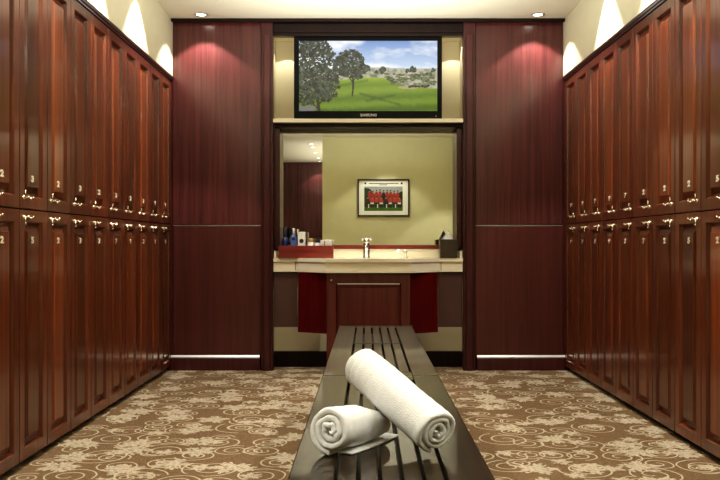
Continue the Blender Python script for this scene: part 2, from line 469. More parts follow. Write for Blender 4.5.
def picture_grid(name, img, x0, x1, z0, z1, y, mat, parent, face=-1):
    """flat sheet with one coloured facet per cell; row 0 of img is the top"""
    h, w_ = img.shape[:2]
    xs = np.linspace(x0, x1, w_ + 1); zs = np.linspace(z1, z0, h + 1)
    vx, vz = np.meshgrid(xs, zs)
    V = np.stack([vx.ravel(), np.full(vx.size, y), vz.ravel()], 1)
    idx = np.arange((h + 1) * (w_ + 1)).reshape(h + 1, w_ + 1)
    a, b, c, d = idx[:-1, :-1].ravel(), idx[:-1, 1:].ravel(), idx[1:, 1:].ravel(), idx[1:, :-1].ravel()
    Fc = np.stack([d, c, b, a], 1) if face < 0 else np.stack([a, b, c, d], 1)
    me = bpy.data.meshes.new(name); me.from_pydata(V.tolist(), [], Fc.tolist()); me.materials.append(mat)
    ca = me.color_attributes.new('Col', 'FLOAT_COLOR', 'CORNER')
    colr = np.concatenate([img.reshape(-1, 3), np.ones((h * w_, 1))], 1)
    ca.data.foreach_set('color', np.repeat(colr, 4, axis=0).astype(np.float32).ravel())
    ob = bpy.data.objects.new(name, me); COL.objects.link(ob); ob.parent = parent
    return ob

def landscape():
    w, h = 276, 140; rs = np.random.RandomState(3)
    U, Vv = np.meshgrid((np.arange(w) + .5) / w, (np.arange(h) + .5) / h)   # Vv from the top
    def mixc(a, b, t): t = np.clip(t, 0, 1)[..., None]; return a * (1 - t) + b * t
    img = mixc(srgb(118, 152, 208) * np.ones((h, w, 3)), srgb(196, 214, 236), Vv / .38)
    cl = vnoise(w, h, 4, rs, 5, .9); cl2 = vnoise(w, h, 7, rs, 4, .6)
    c = np.clip((cl * .65 + cl2 * .35 - .39) * 5 + (Vv - .15) * 2.0, 0, 1)
    img = mixc(img, srgb(244, 247, 250), c)
    hz = .385
    n = vnoise(w, h, 24, rs, 4, 1.5); nf = vnoise(w, h, 60, rs, 2, 1.5)
    scrub = mixc(srgb(112, 120, 92) * np.ones((h, w, 3)), srgb(186, 180, 160), (n - .33) * 3.2)
    far = mixc(srgb(150, 160, 165) * np.ones((h, w, 3)), srgb(188, 186, 172), (n - .3) * 3)
    scrub = mixc(far, scrub, (Vv - hz) / .05)
    img = np.where((Vv > hz + .008 * np.sin(U * 9))[..., None], scrub, img)
    gtop = np.interp(U, [0, .3, .45, .62, .72, .80, 1.0], [.64, .56, .515, .53, .60, .665, .68]) + .012 * (n - .5)
    g = mixc(srgb(112, 138, 34) * np.ones((h, w, 3)), srgb(66, 98, 20), (Vv - .6) / .4)
    st = np.sin((Vv * 34 + U * 3 + n * 2)) * .5 + .5
    g = mixc(g, srgb(168, 192, 66), st * .3 + np.clip((.62 - Vv) * 3, 0, .35))
    g = mixc(g, srgb(56, 88, 24), np.clip(.6 - np.abs(Vv - .60 - .05 * np.sin(U * 8)) * 18, 0, .45) * (U < .5))
    # shadow of a tree on the fairway
    sh = np.clip(1 - np.abs((Vv - .80) - (U - .53) * .55) * 34, 0, 1) * ((U > .43) & (U < .74))
    sh2 = np.clip(1 - np.abs((Vv - .81) + (U - .60) * .35) * 34, 0, 1) * ((U > .48) & (U < .70))
    g = mixc(g, srgb(52, 84, 22), np.clip(sh + sh2, 0, 1) * (nf + .2))
    img = np.where((Vv > gtop)[..., None], g, img)
    bk = ((U - .79) / .075) ** 2 + ((Vv - .665) / .022) ** 2 < 1
    img[bk] = srgb(172, 158, 128)
    def bush(cx, cy, rx, ry, col, k=1.0):
        m = ((U - cx) / rx) ** 2 + ((Vv - cy) / ry) ** 2 + (nf - .5) * 1.6 * k
        mm = m < 1
        cc = mixc(col * np.ones((h, w, 3)) * .55, col * 1.6, (nf - .3) * 2.5)
        img[mm] = cc[mm]
    for cx, cy, rx, ry in ((.605, .415, .022, .055), (.825, .405, .026, .045), (.785, .425, .016, .03), (.48, .40, .035, .06), (.97, .42, .016, .035), (.56, .45, .012, .03)):
        bush(cx, cy, rx, ry, srgb(66, 78, 62))
    for q in range(40):
        bush(.62 + .38 * rs.rand(), .47 + .15 * rs.rand(), .012 + .02 * rs.rand(), .012 + .016 * rs.rand(), srgb(96, 104, 72))
    for q in range(7): bush(.80 + .028 * q * .8, .635 + .02 * rs.rand(), .012, .018, srgb(62, 60, 36))
    # trees: trunks then foliage clusters
    def trunk(pts, wd):
        for (x0, y0), (x1, y1) in zip(pts[:-1], pts[1:]):
            L = math.hypot(x1 - x0, y1 - y0); t = np.clip(((U - x0) * (x1 - x0) + (Vv - y0) * (y1 - y0)) / L ** 2, 0, 1)
            d = np.hypot((U - x0 - t * (x1 - x0)) * 1.97, Vv - y0 - t * (y1 - y0)); img[d < wd] = srgb(44, 40, 34)
    trunk([(.385, .78), (.392, .66), (.39, .5)], .012); trunk([(.39, .60), (.34, .45)], .008); trunk([(.39, .58), (.44, .42)], .008)
    trunk([(.145, 1.0), (.135, .85), (.15, .7)], .022); trunk([(.145, .98), (.05, .80)], .014); trunk([(.14, .92), (.19, .78)], .012)
    def foliage(cx, cy, rx, ry, n_):
        for q in range(int(n_ * 1.5)):
            a = rs.rand() * 2 * PI; rr = math.sqrt(rs.rand())
            x, y = cx + rx * rr * math.cos(a), cy + ry * rr * math.sin(a); s_ = .005 + .011 * rs.rand()
            m = ((U - x) / s_) ** 2 + ((Vv - y) / (s_ * 1.9)) ** 2 + (nf - .5) * 2 < .8
            sh_ = .20 + 1.5 * rs.rand() ** 1.6 * (1.1 - .5 * (y - cy + ry) / (2 * ry))
            img[m] = srgb(72, 80, 68) * sh_
    foliage(.12, .38, .15, .42, 560); foliage(.05, .62, .10, .30, 240); foliage(.20, .62, .09, .24, 170); foliage(.10, .10, .12, .14, 150)
    foliage(.37, .32, .105, .19, 300); foliage(.43, .42, .05, .12, 90); foliage(.30, .36, .05, .14, 90)
    gr = (Vv > .93) & (U < .12) & (nf > .35); img[gr] = srgb(120, 116, 124)
    return img
tv = thing('television', 'black flat screen television showing a golf course, standing in the niche', 'television', (0, 0, 0))
x0, x1, z0, z1 = X(294, 6.17), X(442, 6.17), 1.8165, Z(36.6, 6.17)
sx0, sx1, sz0, sz1 = X(299, 6.17), X(437.3, 6.17), Z(111, 6.17), Z(40.8, 6.17)
b = MB(); vs = []
for (xa, xb, za, zb, yy) in ((x0, x1, z0, z1, 6.20), (x0, x1, z0, z1, 6.172), (x0 + .004, x1 - .004, z0 + .004, z1 - .004, 6.166), (sx0 - .003, sx1 + .003, sz0 - .003, sz1 + .003, 6.166), (sx0, sx1, sz0, sz1, 6.172)):
    vs += [(xa, yy, za), (xb, yy, za), (xb, yy, zb), (xa, yy, zb)]
fs = []
for k in range(4):
    for j in range(4): fs.append((4 * k + j, 4 * k + (j + 1) % 4, 4 * k + 4 + (j + 1) % 4, 4 * k + 4 + j))
b.add(vs, fs); b.build('bezel', M['tvblack'], tv, fix=False)
MB().box(x0 + .03, x1 - .03, 6.201, 6.27, z0 + .0005, z1 - .03).build('back_cover', M['tvblack'], tv, .008)
sc_ = picture_grid('screen', landscape(), sx0, sx1, sz0, sz1, 6.1715, M['screen'], tv)
lg = glyph('SAMSUNG', .026, M['gray'], 'brand_lettering', tv, (X(368.5, 6.17), 6.165, Z(115.3, 6.17)))
MB().lathe([(.004, 0), (.004, -.003)], (X(436, 6.17), 6.166, Z(116.3, 6.17)), 10, 'Y').build('power_light', M['gray'], tv)
b = MB()
for q in (66, 72, 84, 88): b.box(x0 - .002, x0 + .001, 6.176, 6.19, Z(q, 6.17) - .006, Z(q, 6.17) + .006)
b.build('side_buttons', M['gray'], tv)

# ------------------------------------------------------------------ mirror, splash strip, counter
mr = thing('mirror', 'large rectangular vanity mirror reflecting a yellow wall and framed photo', 'mirror')
MX0, MX1 = X(281.2, 6.34) - .02, X(455.2, 6.34) + .02
MB().box(MX0, MX1, 6.3405, 6.3445, .9065, 1.759).build('backing', M['blackwood'], mr)
MB().add([(MX0, 6.34, .9065), (MX1, 6.34, .9065), (MX1, 6.34, 1.759), (MX0, 6.34, 1.759)], [(0, 1, 2, 3)])
b = MB(); b.add([(MX0, 6.34, .9065), (MX1, 6.34, .9065), (MX1, 6.34, 1.759), (MX0, 6.34, 1.759)], [(0, 1, 2, 3)])
b.build('glass', M['mirror'], mr, fix=False)
o = MB().box(MX0, MX1, 6.318, 6.3445, .8765, .9055).build('splash_rail', M['traywood'], None, .002)
tag(o, 'dark red wooden rail along the bottom edge of the mirror', 'rail')

CT = .812
ct = thing('countertop', 'cream stone vanity countertop with a bowed front below the mirror', 'countertop')
poly = [(PLX1 + .002, 6.343), (PLX1 + .002, 6.115), (X(297, 6.11), 6.115), (X(325, 5.87), 5.87), (X(412, 5.87), 5.87), (X(439.5, 6.11), 6.115), (PRX0 - .002, 6.115), (PRX0 - .002, 6.343)]
def inset(p, d): return [(x, y + (d if y < 6.3 else 0)) for x, y in p]
def arc_bowl(cx, cy, rx, ry, n): return [(cx + rx * math.cos(2 * PI * i / n), cy + ry * math.sin(2 * PI * i / n)) for i in range(n)]
# slab with an oval opening for the basin
bcx, bcy, brx, bry = .07, 6.06, .19, .125
bm = bmesh.new()
def slab_with_hole(poly, hole, z0, z1, name, mat, parent):
    me = bpy.data.meshes.new(name); bm = bmesh.new()
    for z in (z0, z1):
        ov = [bm.verts.new((x, y, z)) for x, y in poly]; iv = [bm.verts.new((x, y, z)) for x, y in hole]
        ed = [bm.edges.new((l[i], l[(i + 1) % len(l)])) for l in (ov, iv) for i in range(len(l))]
        bmesh.ops.triangle_fill(bm, edges=ed, use_beauty=True)
        if z == z0: lo = (ov, iv)
        else:
            for a, c in zip(lo, (ov, iv)):
                for i in range(len(a)): bm.faces.new((a[i], a[(i + 1) % len(a)], c[(i + 1) % len(a)], c[i]))
    # drop faces that filled the hole
    for f in list(bm.faces):
        c = f.calc_center_median()
        if abs(f.normal.z) > .9 and ((c.x - bcx) / brx) ** 2 + ((c.y - bcy) / bry) ** 2 < .85: bm.faces.remove(f)
    bmesh.ops.recalc_face_normals(bm, faces=bm.faces); bm.to_mesh(me); bm.free(); me.materials.append(mat)
    o = bpy.data.objects.new(name, me); COL.objects.link(o); o.parent = parent; return o
slab_with_hole(poly, arc_bowl(bcx, bcy, brx, bry, 40), .786, CT, 'slab', M['counter'], ct)
b = MB(); ap = [(PLX1 + .003, 6.128), (X(297, 6.12), 6.128), (X(325, 5.885), 5.885), (X(412, 5.885), 5.885), (X(439.5, 6.12), 6.128), (PRX0 - .003, 6.128)]
ap = ap + [(x, y + .02) for x, y in reversed(ap)]
b.prism(ap, .722, .785); b.build('apron', M['counter'], ct, .002)
b = MB(); lip = [(x, y - (.006 if i < 6 else 0)) for i, (x, y) in enumerate(ap)]
b.prism(lip, .712, .7215); b.build('lower_lip', M['counter'], ct, .002)
b = MB()
for px in (295.5, 441): b.box(X(px, 6.128) - .002, X(px, 6.128) + .002, 6.1265, 6.1285, .722, .785)
b.build('apron_joint', M['taupe'], ct)
MB().box(PLX1 + .003, PRX0 - .003, 6.322, 6.3445, CT + .0005, .876).build('backsplash', M['counter'], ct, .002)
for nm, xa, xb in (('side_splash', PLX1 + .003, PLX1 + .022), ('side_splash', PRX0 - .022, PRX0 - .003)):
    MB().box(xa, xb, 6.14, 6.321, CT + .0005, .862).build(nm, M['counter'], ct, .002)
b = MB(); vs = []; fs = []; NB = 40; lv = [(1.0, 0), (.98, -.015), (.9, -.045), (.7, -.072), (.35, -.085), (.08, -.088)]
for k, (s_, dz) in enumerate(lv):
    for i in range(NB): vs.append((bcx + brx * s_ * math.cos(2 * PI * i / NB), bcy + bry * s_ * math.sin(2 * PI * i / NB), CT - .001 + dz))
for k in range(len(lv) - 1):
    for i in range(NB): fs.append((k * NB + i, k * NB + (i + 1) % NB, (k + 1) * NB + (i + 1) % NB, (k + 1) * NB + i))
fs.append(tuple(range((len(lv) - 1) * NB, len(lv) * NB)))
b.add(vs, fs, True); b.build('basin', M['white'], ct)

# ------------------------------------------------------------------ vanity cabinet
vc = thing('vanity_cabinet', 'dark red-brown vanity cabinet with raised panel door under the counter', 'cabinet', (0, 0, 0))
VX0, VX1 = X(326.5, 5.91), X(410.5, 5.91)
MB().box(VX0, VX1, 5.925, 6.31, 0.002, .711).build('body', M['vanity'], vc, .002)
b = MB(); ring_mesh(b, VX1 - VX0 - .004, .62, [(0, .018), (0, .002), (.002, 0), (.062, 0), (.066, .003), (.070, .010), (.076, .012)], False, 0, 0)
dr = b.build('door', M['vanity'], vc, fix=False); dr.location = (VX0 + .002, 5.906, .085)
b = MB(); ring_mesh(b, VX1 - VX0 - .004 - .144, .62 - .144, [(0, .012), (.003, .006), (.006, .002), (.010, .002), (.014, .007), (.028, .009), (.034, .009)], True, .072, .072)
b.build('raised_panel', M['vanity'], dr, fix=False)
b = MB(); b.lathe([(.010, 0), (.010, -.004), (.006, -.010), (.009, -.018), (.004, -.022)], (.032, 0, .575), 12, 'Y'); b.build('lock', M['brass'], dr)
b = MB(); b.add([(.075, -.0005, .5495), (VX1 - VX0 - .079, -.0005, .5495), (VX1 - VX0 - .079, -.0015, .553), (.075, -.0015, .553)], [(0, 1, 2, 3)])
b = MB(); b.box(.073, VX1 - VX0 - .077, .0005, .004, .5475, .553); b.build('highlight_strip', M['steel'], dr, .001)  # bright strip modelled in place of the highlight on the door moulding
def sidepan(xa, ya, xb, yb, z0, z1, name, mat):
    d = Vector((xb - xa, yb - ya)).normalized(); n = Vector((-d.y, d.x)) * .018
    if n.y < 0: n = -n
    MB().prism([(xa, ya), (xb, yb), (xb + n.x, yb + n.y), (xa + n.x, ya + n.y)], z0, z1).build(name, mat, vc, .0015)
sidepan(X(298, 6.07), 6.07, VX0 - .001, 5.95, .284, .711, 'side_panel', M['redlacquer'])
sidepan(VX1 + .001, 5.95, X(438, 6.07), 6.07, .284, .711, 'side_panel', M['redlacquer'])
MB().box(PLX1 + .002, X(297.7, 6.14), 6.150, 6.166, .312, .711).build('wing_panel', M['taupe'], vc, .0015)
MB().box(X(438.3, 6.14), PRX0 - .002, 6.150, 6.166, .312, .711).build('wing_panel', M['taupe'], vc, .0015)
for o_ in vc.children: pass

# ------------------------------------------------------------------ things on the counter
C0 = CT + .001
TY = 6.10
tx0, tx1 = X(278.5, TY), X(333.2, TY)
b = MB(); h_ = .088; t_ = .008
b.box(tx0, tx1, TY, TY + t_, C0, C0 + h_); b.box(tx0, tx1, TY + .11 - t_, TY + .11, C0, C0 + h_)
b.box(tx0, tx0 + t_, TY + t_, TY + .11 - t_, C0, C0 + h_); b.box(tx1 - t_, tx1, TY + t_, TY + .11 - t_, C0, C0 + h_)
b.box(tx0 + t_, tx1 - t_, TY + t_, TY + .11 - t_, C0, C0 + .01)
tag(b.build('toiletries_tray', M['traywood'], None, .0015), 'reddish wooden toiletries tray at the left end of the counter', 'tray')
IY = TY + .055; IZ = C0 + .011
def bottle(px, wpx, ytop, mb, mc, label, capf=.22, dot=None):
    r = wpx * IY / F / 2; hz = Z(ytop, IY) - IZ
    t = thing('bottle', label, 'bottle', (X(px, IY), IY, IZ), 0)
    b = MB(); hb = hz * (1 - capf)
    b.lathe([(r * .9, 0), (r, .006), (r, hb * .72), (r * .85, hb * .88), (r * .5, hb * .97), (r * .42, hb)], (0, 0, 0), 20); b.build('body', mb, t)
    b = MB(); b.lathe([(r * .62, hb - .002), (r * .62, hz - .006), (r * .5, hz)], (0, 0, 0), 16); b.build('cap', mc, t)
    if dot: 
        b = MB(); b.lathe([(r * .02 + .0001, -r - .0008), (r * .55, -r * .86 - .0025)], (0, 0, hz * dot), 18, 'Y', cap=True); b.build('label_mark', M['ink'], t)
    return t
bottle(285, 6.6, 226.8, M['navy'], M['ink'], 'dark navy toiletry bottle, leftmost in the wooden tray', .33)
bottle(293.6, 6.4, 228.2, M['blue'], M['steel'], 'lighter blue bottle with grey cap beside the navy bottle', .2, .62)
t = thing('toiletry_tube', 'tall white toiletry box with a round black mark, beside the blue bottle', 'box', (X(301.7, IY), IY, IZ))
hz = Z(231.8, IY) - IZ
MB().box(-.027, .027, -.018, .018, 0, hz).build('body', M['white'], t, .003)
MB().lathe([(.0001, -.0195), (.0155, -.0192)], (0, 0, Z(241, IY) - IZ), 20, 'Y').build('label_mark', M['ink'], t)
def jar(px, wpx, ytop, mb, mc, label):
    r = wpx * IY / F / 2; hz = Z(ytop, IY) - IZ
    t = thing('small_jar', label, 'jar', (X(px, IY), IY, IZ))
    MB().lathe([(r * .9, 0), (r, .004), (r, hz * .74), (r * .7, hz * .8)], (0, 0, 0), 18).build('body', mb, t)
    MB().lathe([(r * .9, hz * .8), (r * .9, hz - .003), (r * .8, hz)], (0, 0, 0), 18).build('lid', mc, t)
jar(310.6, 6.0, 238.3, M['white'], M['tan'], 'small white jar with tan lid behind the tray front, beside the white box')
jar(317.6, 5.2, 239.2, M['white'], M['ink'], 'small white jar with dark lid in the middle of the tray')
def soap(px0, px1, ytop, label):
    hz = Z(ytop, IY) - IZ
    t = thing('soap_box', label, 'box', (X((px0 + px1) / 2, IY), IY, IZ)); hw = (px1 - px0) * IY / F / 2
    MB().box(-hw, hw, -.02, .02, 0, hz * .72).build('body', M['white'], t, .002)
    MB().box(-hw - .0005, hw + .0005, -.0205, .0205, hz * .725, hz).build('lid', M['paper'], t, .002)
soap(320.6, 324.3, 240.2, 'narrow white soap box near the right end of the tray')
soap(325.0, 331.8, 239.8, 'wide white soap box at the right end of the tray')

fc = thing('basin_faucet', 'chrome basin faucet standing in the middle of the counter', 'faucet', (X(366.5, 6.22), 6.235, C0))
b = MB(); b.lathe([(.030, 0), (.030, .006), (.024, .010), (.023, .10), (.020, .108)], (0, 0, 0), 20)
b.build('body', M['chrome'], fc)
b = MB(); b.tube([(0, -.01, .075), (0, -.06, .085), (0, -.10, .078), (0, -.115, .062)], .013, 10); b.build('spout', M['chrome'], fc)
b = MB(); b.lathe([(.022, .110), (.025, .118), (.022, .136), (.012, .142)], (0, 0, 0), 18)
b.tube([(-.026, 0, .134), (0, .0, .128), (.028, 0, .138)], .007, 8); b.ball((-.028, 0, .136), .009); b.ball((.030, 0, .138), .009)
b.build('lever', M['chrome'], fc)
sp = thing('spout_tap', 'small chrome tap with white knob to the right of the basin faucet', 'tap', (X(406, 6.22), 6.24, C0))
b = MB(); b.lathe([(.018, 0), (.018, .003), (.006, .006), (.005, .045)], (0, 0, 0), 14); b.build('post', M['chrome'], sp)
b = MB(); b.tube([(0, 0, .043), (-.02, -.01, .040), (-.045, -.02, .046)], .0055, 8); b.build('arm', M['chrome'], sp)
b = MB(); b.ball((-.055, -.022, .047), .015); b.ball((-.004, 0, .050), .010); b.build('knob', M['white'], sp)

tb = thing('tissue_box', 'dark brown square tissue box with a white tissue at the right end of the counter', 'tissue box', (X(449, 6.1), 6.16, C0), .0)
tw = 17.5 * 6.1 / F / 2; th_ = Z(239.3, 6.1) - C0
b = MB(); b.box(-tw, tw, -tw + .01, tw + .01, 0, th_); b.build('box', M['tissuebox'], tb, .002)
b = MB(); vs = []; fs = []; n = 24
for k, (rr, zz) in enumerate(((.035, 0), (.028, .015), (.018, .034), (.009, .052), (.002, .066))):
    for i in range(n):
        a = 2 * PI * i / n; q = rr * (1 + .22 * math.sin(5 * a + k)); vs.append((q * math.cos(a), .01 + q * .6 * math.sin(a), th_ + .0005 + zz + .003 * math.sin(3 * a)* (k > 0)))
for k in range(4):
    for i in range(n): fs.append((k * n + i, k * n + (i + 1) % n, (k + 1) * n + (i + 1) % n, (k + 1) * n + i))
b.add(vs, fs, True); b.build('tissue', M['paper'], tb)

# ------------------------------------------------------------------ framed team photograph on the partition wall
def team():
    w, h = 150, 96; rs = np.random.RandomState(5)
    U, Vv = np.meshgrid((np.arange(w) + .5) / w, (np.arange(h) + .5) / h)
    n = vnoise(w, h, 20, rs, 4, 1.5)[..., None]
    img = np.where((Vv < .32)[..., None], srgb(150, 158, 158) * (.8 + .4 * n), srgb(46, 58, 30) * (.5 + n))
    tr = (((U - .95) / .16) ** 2 + ((Vv - .28) / .22) ** 2 < 1) | (((U - .02) / .10) ** 2 + ((Vv - .38) / .18) ** 2 < 1)
    img[tr] = (srgb(38, 54, 24) * (.5 + n))[tr]
    img[Vv > .84] = (srgb(70, 104, 36) * (.6 + .8 * n))[Vv > .84]
    def ell(cx, cy, rx, ry, c):
        m = ((U - cx) / rx) ** 2 + ((Vv - cy) / ry) ** 2 < 1; img[m] = c
    def rect(x0, x1, y0, y1, c): img[(U > x0) & (U < x1) & (Vv > y0) & (Vv < y1)] = c
    red = srgb(150, 50, 42); skin = srgb(176, 128, 100); dk = srgb(28, 26, 30); wh = srgb(205, 205, 200)
    for i in range(9):                     # standing row
        cx = .13 + .092 * i; top = .20 + .02 * math.sin(i * 2.1) - (.02 if 2 < i < 7 else 0)
        r = red if i not in (4,) else dk
        ell(cx, top + .16, .044, .14, r); rect(cx - .042, cx + .042, top + .14, top + .40, r)
        ell(cx, top, .017, .045, skin); ell(cx, top - .022, .018, .028, dk)
    for i in range(8):                     # seated row
        cx = .09 + .117 * i; top = .46
        r = srgb(165, 62, 52) if i % 4 != 3 else srgb(60, 40, 44)
        ell(cx, top + .13, .050, .11, r); rect(cx - .045, cx + .045, top + .10, top + .21, r)
        ell(cx, top, .018, .045, skin); ell(cx, top - .025, .018, .026, dk)
        rect(cx - .045, cx + .045, top + .20, top + .27, dk if i % 2 else wh)
        rect(cx - .036, cx - .010, top + .26, top + .41, wh if i % 2 else dk); rect(cx + .010, cx + .036, top + .26, top + .41, dk)
    return img[:, ::-1]          # the wall faces the mirror
pf = thing('framed_photograph', 'black framed team photograph of players in red hanging on the yellow wall', 'picture', (0, 0, 0))
YW = -.20
D = 6.34 * 2 + .175
fx0, fx1 = X(357.5, D), X(409.5, D); fz0, fz1 = Z(216.5, D), Z(179, D)
b = MB(); fw = .022
b.box(fx0, fx1, YW + .001, YW + .028, fz0, fz0 + fw); b.box(fx0, fx1, YW + .001, YW + .028, fz1 - fw, fz1)
b.box(fx0, fx0 + fw, YW + .001, YW + .028, fz0 + fw, fz1 - fw); b.box(fx1 - fw, fx1, YW + .001, YW + .028, fz0 + fw, fz1 - fw)
b.build('frame', M['frame'], pf, .002)
MB().box(fx0 + fw, fx1 - fw, YW + .001, YW + .012, fz0 + fw, fz1 - fw).build('mount', M['mat'], pf)
wx, wz = fx1 - fx0, fz1 - fz0
picture_grid('print', team(), fx0 + .13 * wx, fx1 - .13 * wx, fz0 + .15 * wz, fz0 + .80 * wz, YW + .0128, M['print'], pf, face=1)
b = MB()
rr_ = random.Random(4); xx = fx0 + .22 * wx
while xx < fx0 + .78 * wx:
    l_ = .010 + rr_.random() * .012; b.box(xx, xx + l_, YW + .0121, YW + .0130, fz0 + .872 * wz, fz0 + .896 * wz); xx += l_ + .004
b.box(fx0 + .42 * wx, fx0 + .57 * wx, YW + .0121, YW + .0130, fz0 + .838 * wz, fz0 + .853 * wz)
b.build('title_line', M['ink'], pf)
b = MB()
for q in (.15, .85): b.lathe([(.0001, .0131), (.016, .0130)], (fx0 + q * wx, YW, fz0 + .885 * wz), 12, 'Y')
b.build('crest', M['ink'], pf)

# ------------------------------------------------------------------ bench
BH = .45
p_near = (.0596 + .0, 1.667); p_far = (X(375.6, 4.80), 4.80)
ang = math.atan2(p_far[0] - p_near[0], p_far[1] - p_near[1])
bn = thing('slatted_bench', 'long low dark lacquered bench with slatted top in the aisle', 'bench', (p_far[0], p_far[1], 0), -ang)
# local: y runs 0 (far end) to negative (towards the camera)
BW = .205
def bench_module(ya, yb, cross):
    """ya far end, yb near end"""
    pitch = .0435; gap = .0075
    xin = 2.5 * pitch + gap / 2
    z0, z1 = BH - .035, BH
    for s in (-1, 1):
        xa, xb = sorted((s * (xin), s * BW)); 
        MB().box(xa, xb, yb, ya, z0, z1).build('side_board', M['bench'], bn, .003)
    er = .085
    ends = [ya - er] + ([cross + .012, cross - .012] if cross else []) + [yb + er]
    MB().box(-xin + .0005, xin - .0005, ya - er, ya, z0, z1 - .0005).build('end_board', M['bench'], bn, .002)
    MB().box(-xin + .0005, xin - .0005, yb, yb + er, z0, z1 - .0005).build('end_board', M['bench'], bn, .002)
    if cross: MB().box(-xin + .0005, xin - .0005, cross - .010, cross + .010, z0, z1 - .001).build('cross_rail', M['bench'], bn, .002)
    segs = [(ya - er - .001, cross + .011), (cross - .011, yb + er + .001)] if cross else [(ya - er - .001, yb + er + .001)]
    for q, (a, c) in enumerate(segs):
        for i in range(5):
            cx = (i - 2) * pitch
            MB().box(cx - pitch / 2 + gap / 2, cx + pitch / 2 - gap / 2, c, a, z0, z1).build('slat', M['bench'], bn, .002)
bench_module(-.002, -1.806, -.85)
bench_module(-1.811, -3.62, None)
# dark under-board, edge cap at the far end, legs
MB().box(-BW + .03, BW - .03, -3.58, -.04, BH - .075, BH - .0365).build('under_frame', M['blackwood'], bn, .003)
MB().box(-BW - .004, BW + .006, .0, .012, BH - .05, BH + .001).build('end_cap', M['bench'], bn, .002)
for yy in (-.30, -1.5, -2.15, -3.35):
    MB().box(-BW + .05, BW - .05, yy - .04, yy + .04, .001, BH - .0755).build('leg', M['blackwood'], bn, .004)

# ------------------------------------------------------------------ towels
def towel(name, label, P0, P1, R, turns, hfun, seed, spin, tailflap=0.0, band=None, z_floor=BH + .0015, yaw_face=None):
    """a rolled towel; P0 near end centre, P1 far end centre"""
    P0 = Vector(P0); P1 = Vector(P1); ax = (P1 - P0); L = ax.length; ax.normalize()
    side = ax.cross(Vector((0, 0, 1))).normalized(); up = side.cross(ax)
    ns = 46; seg = 30; nth = int(turns * seg)
    r_in = .006; pitch = (R - r_in) / turns; th = pitch * .44
    rows = []
    for j in range(ns + 1):
        u = j / ns
        # denser rings near both ends
        u = .5 - .5 * math.cos(PI * u) if True else u
        e = min(u, 1 - u) * L
        fold = math.sqrt(max(0.0, 1 - max(0, 1 - e / .009) ** 2)) if e < .009 else 1.0
        outer = []; inner = []
        for i in range(nth + 1):
            t = i / nth; a = spin + t * turns * 2 * PI
            rc = r_in + (R - th - r_in) * t
            wl = .0035 * noise.noise(Vector((t * 9 + seed, a * .3, 3.1))) + .006 * (t - 1) * (0 if u > .5 else 1)
            hth = th * (.25 + .75 * fold) * (1 + .18 * noise.noise(Vector((t * 22, u * 5, seed))))
            wob = (.0022 + .0025 * (1 - t)) * noise.noise(Vector((math.cos(a) * 2.2 + seed, math.sin(a) * 2.2, u * 3.5 + t * 3)))
            wob += .0012 * noise.noise(Vector((math.cos(a) * 9 + seed, math.sin(a) * 9, u * 22)))
            if band and t > 1 - 1.0 / turns:
                for bu in band:
                    if abs(u - bu) < .012: wob -= .0032 * (1 - abs(u - bu) / .012)
            kx = hfun(u)
            for lst, s_ in ((outer, 1), (inner, -1)):
                rad = rc + s_ * hth + wob
                x = rad * math.cos(a); z = rad * math.sin(a) * kx
                c = P0 + ax * (u * L)
                # ends pulled in a little around the core so the spiral reads
                c = c + ax * (wl if u < .5 else -wl * .5) * (1 if e < .04 else 0) * (1 - e / .04 if e < .04 else 0)
                p = c + side * x * (1 + .10 * (1 - kx)) + up * z
                if p.z < z_floor: p.z = z_floor + .0003 * s_ + .0004
                lst.append(p)
        rows.append(outer + inner[::-1])
    m = len(rows[0]); vs = [p for r_ in rows for p in r_]; fs = []
    for j in range(ns):
        for i in range(m): fs.append((j * m + i, j * m + (i + 1) % m, (j + 1) * m + (i + 1) % m, (j + 1) * m + i))
    for j in (0, ns):
        for i in range(nth): fs.append((j * m + i, j * m + i + 1, j * m + m - 2 - i, j * m + m - 1 - i))
    b = MB(); b.add(vs, fs, True)
    o = b.build(name, M['towel'])
    return tag(o, label, 'towel')
RL = .056
lt = towel('rolled_towel', 'white rolled towel with spiral end, lying under the crossing towel on the left', (-.068, 1.853, BH + RL), (.033, 2.036, BH + .034), RL, 2.9, lambda u: 1.0 - .40 * max(0, (u - .55) / .45), 3.3, -PI / 2 - 2.9 * 2 * PI)
rt = towel('rolled_towel', 'longer white rolled towel resting diagonally on top of the other towel', (.168, 1.846, BH + .0555), (.004, 2.132, .608), .0545, 3.3, lambda u: .97, 8.1, -PI / 2 - .2 - 3.3 * 2 * PI, band=(.93, .90, .87))
# loose flap of the left towel lying on the bench
a0 = Vector((-.052, 1.880, 0)); dirv = Vector((.112, .191, 0)).normalized(); sd = Vector((dirv.y, -dirv.x, 0))
vs = []; fs = []; nu, nv = 24, 6
for j in range(nu + 1):
    for i in range(nv + 1):
        u = j / nu; v = i / nv
        p = a0 + dirv * (u * .215) + sd * (-.005 + v * (.042 + .008 * math.sin(u * 3)))
        zt = BH + .0045 + .001 * noise.noise(Vector((u * 5, v * 2, 1)))
        vs.append((p.x, p.y, zt))
top = len(vs)
for p in list(vs): vs.append((p[0], p[1], BH + .0012))
W_ = nv + 1
for j in range(nu):
    for i in range(nv):
        a = j * W_ + i; fs.append((a, a + 1, a + W_ + 1, a + W_)); fs.append((a + top, a + W_ + top, a + W_ + 1 + top, a + 1 + top))
for j in range(nu):
    for i in (0, nv): a = j * W_ + i; fs.append((a, a + W_, a + W_ + top, a + top))
for i in range(nv):
    for j in (0, nu): a = j * W_ + i; fs.append((a, a + 1, a + 1 + top, a + top))
b = MB(); b.add(vs, fs, True); fl = b.build('loose_edge', M['towel'], None); fl.parent = lt

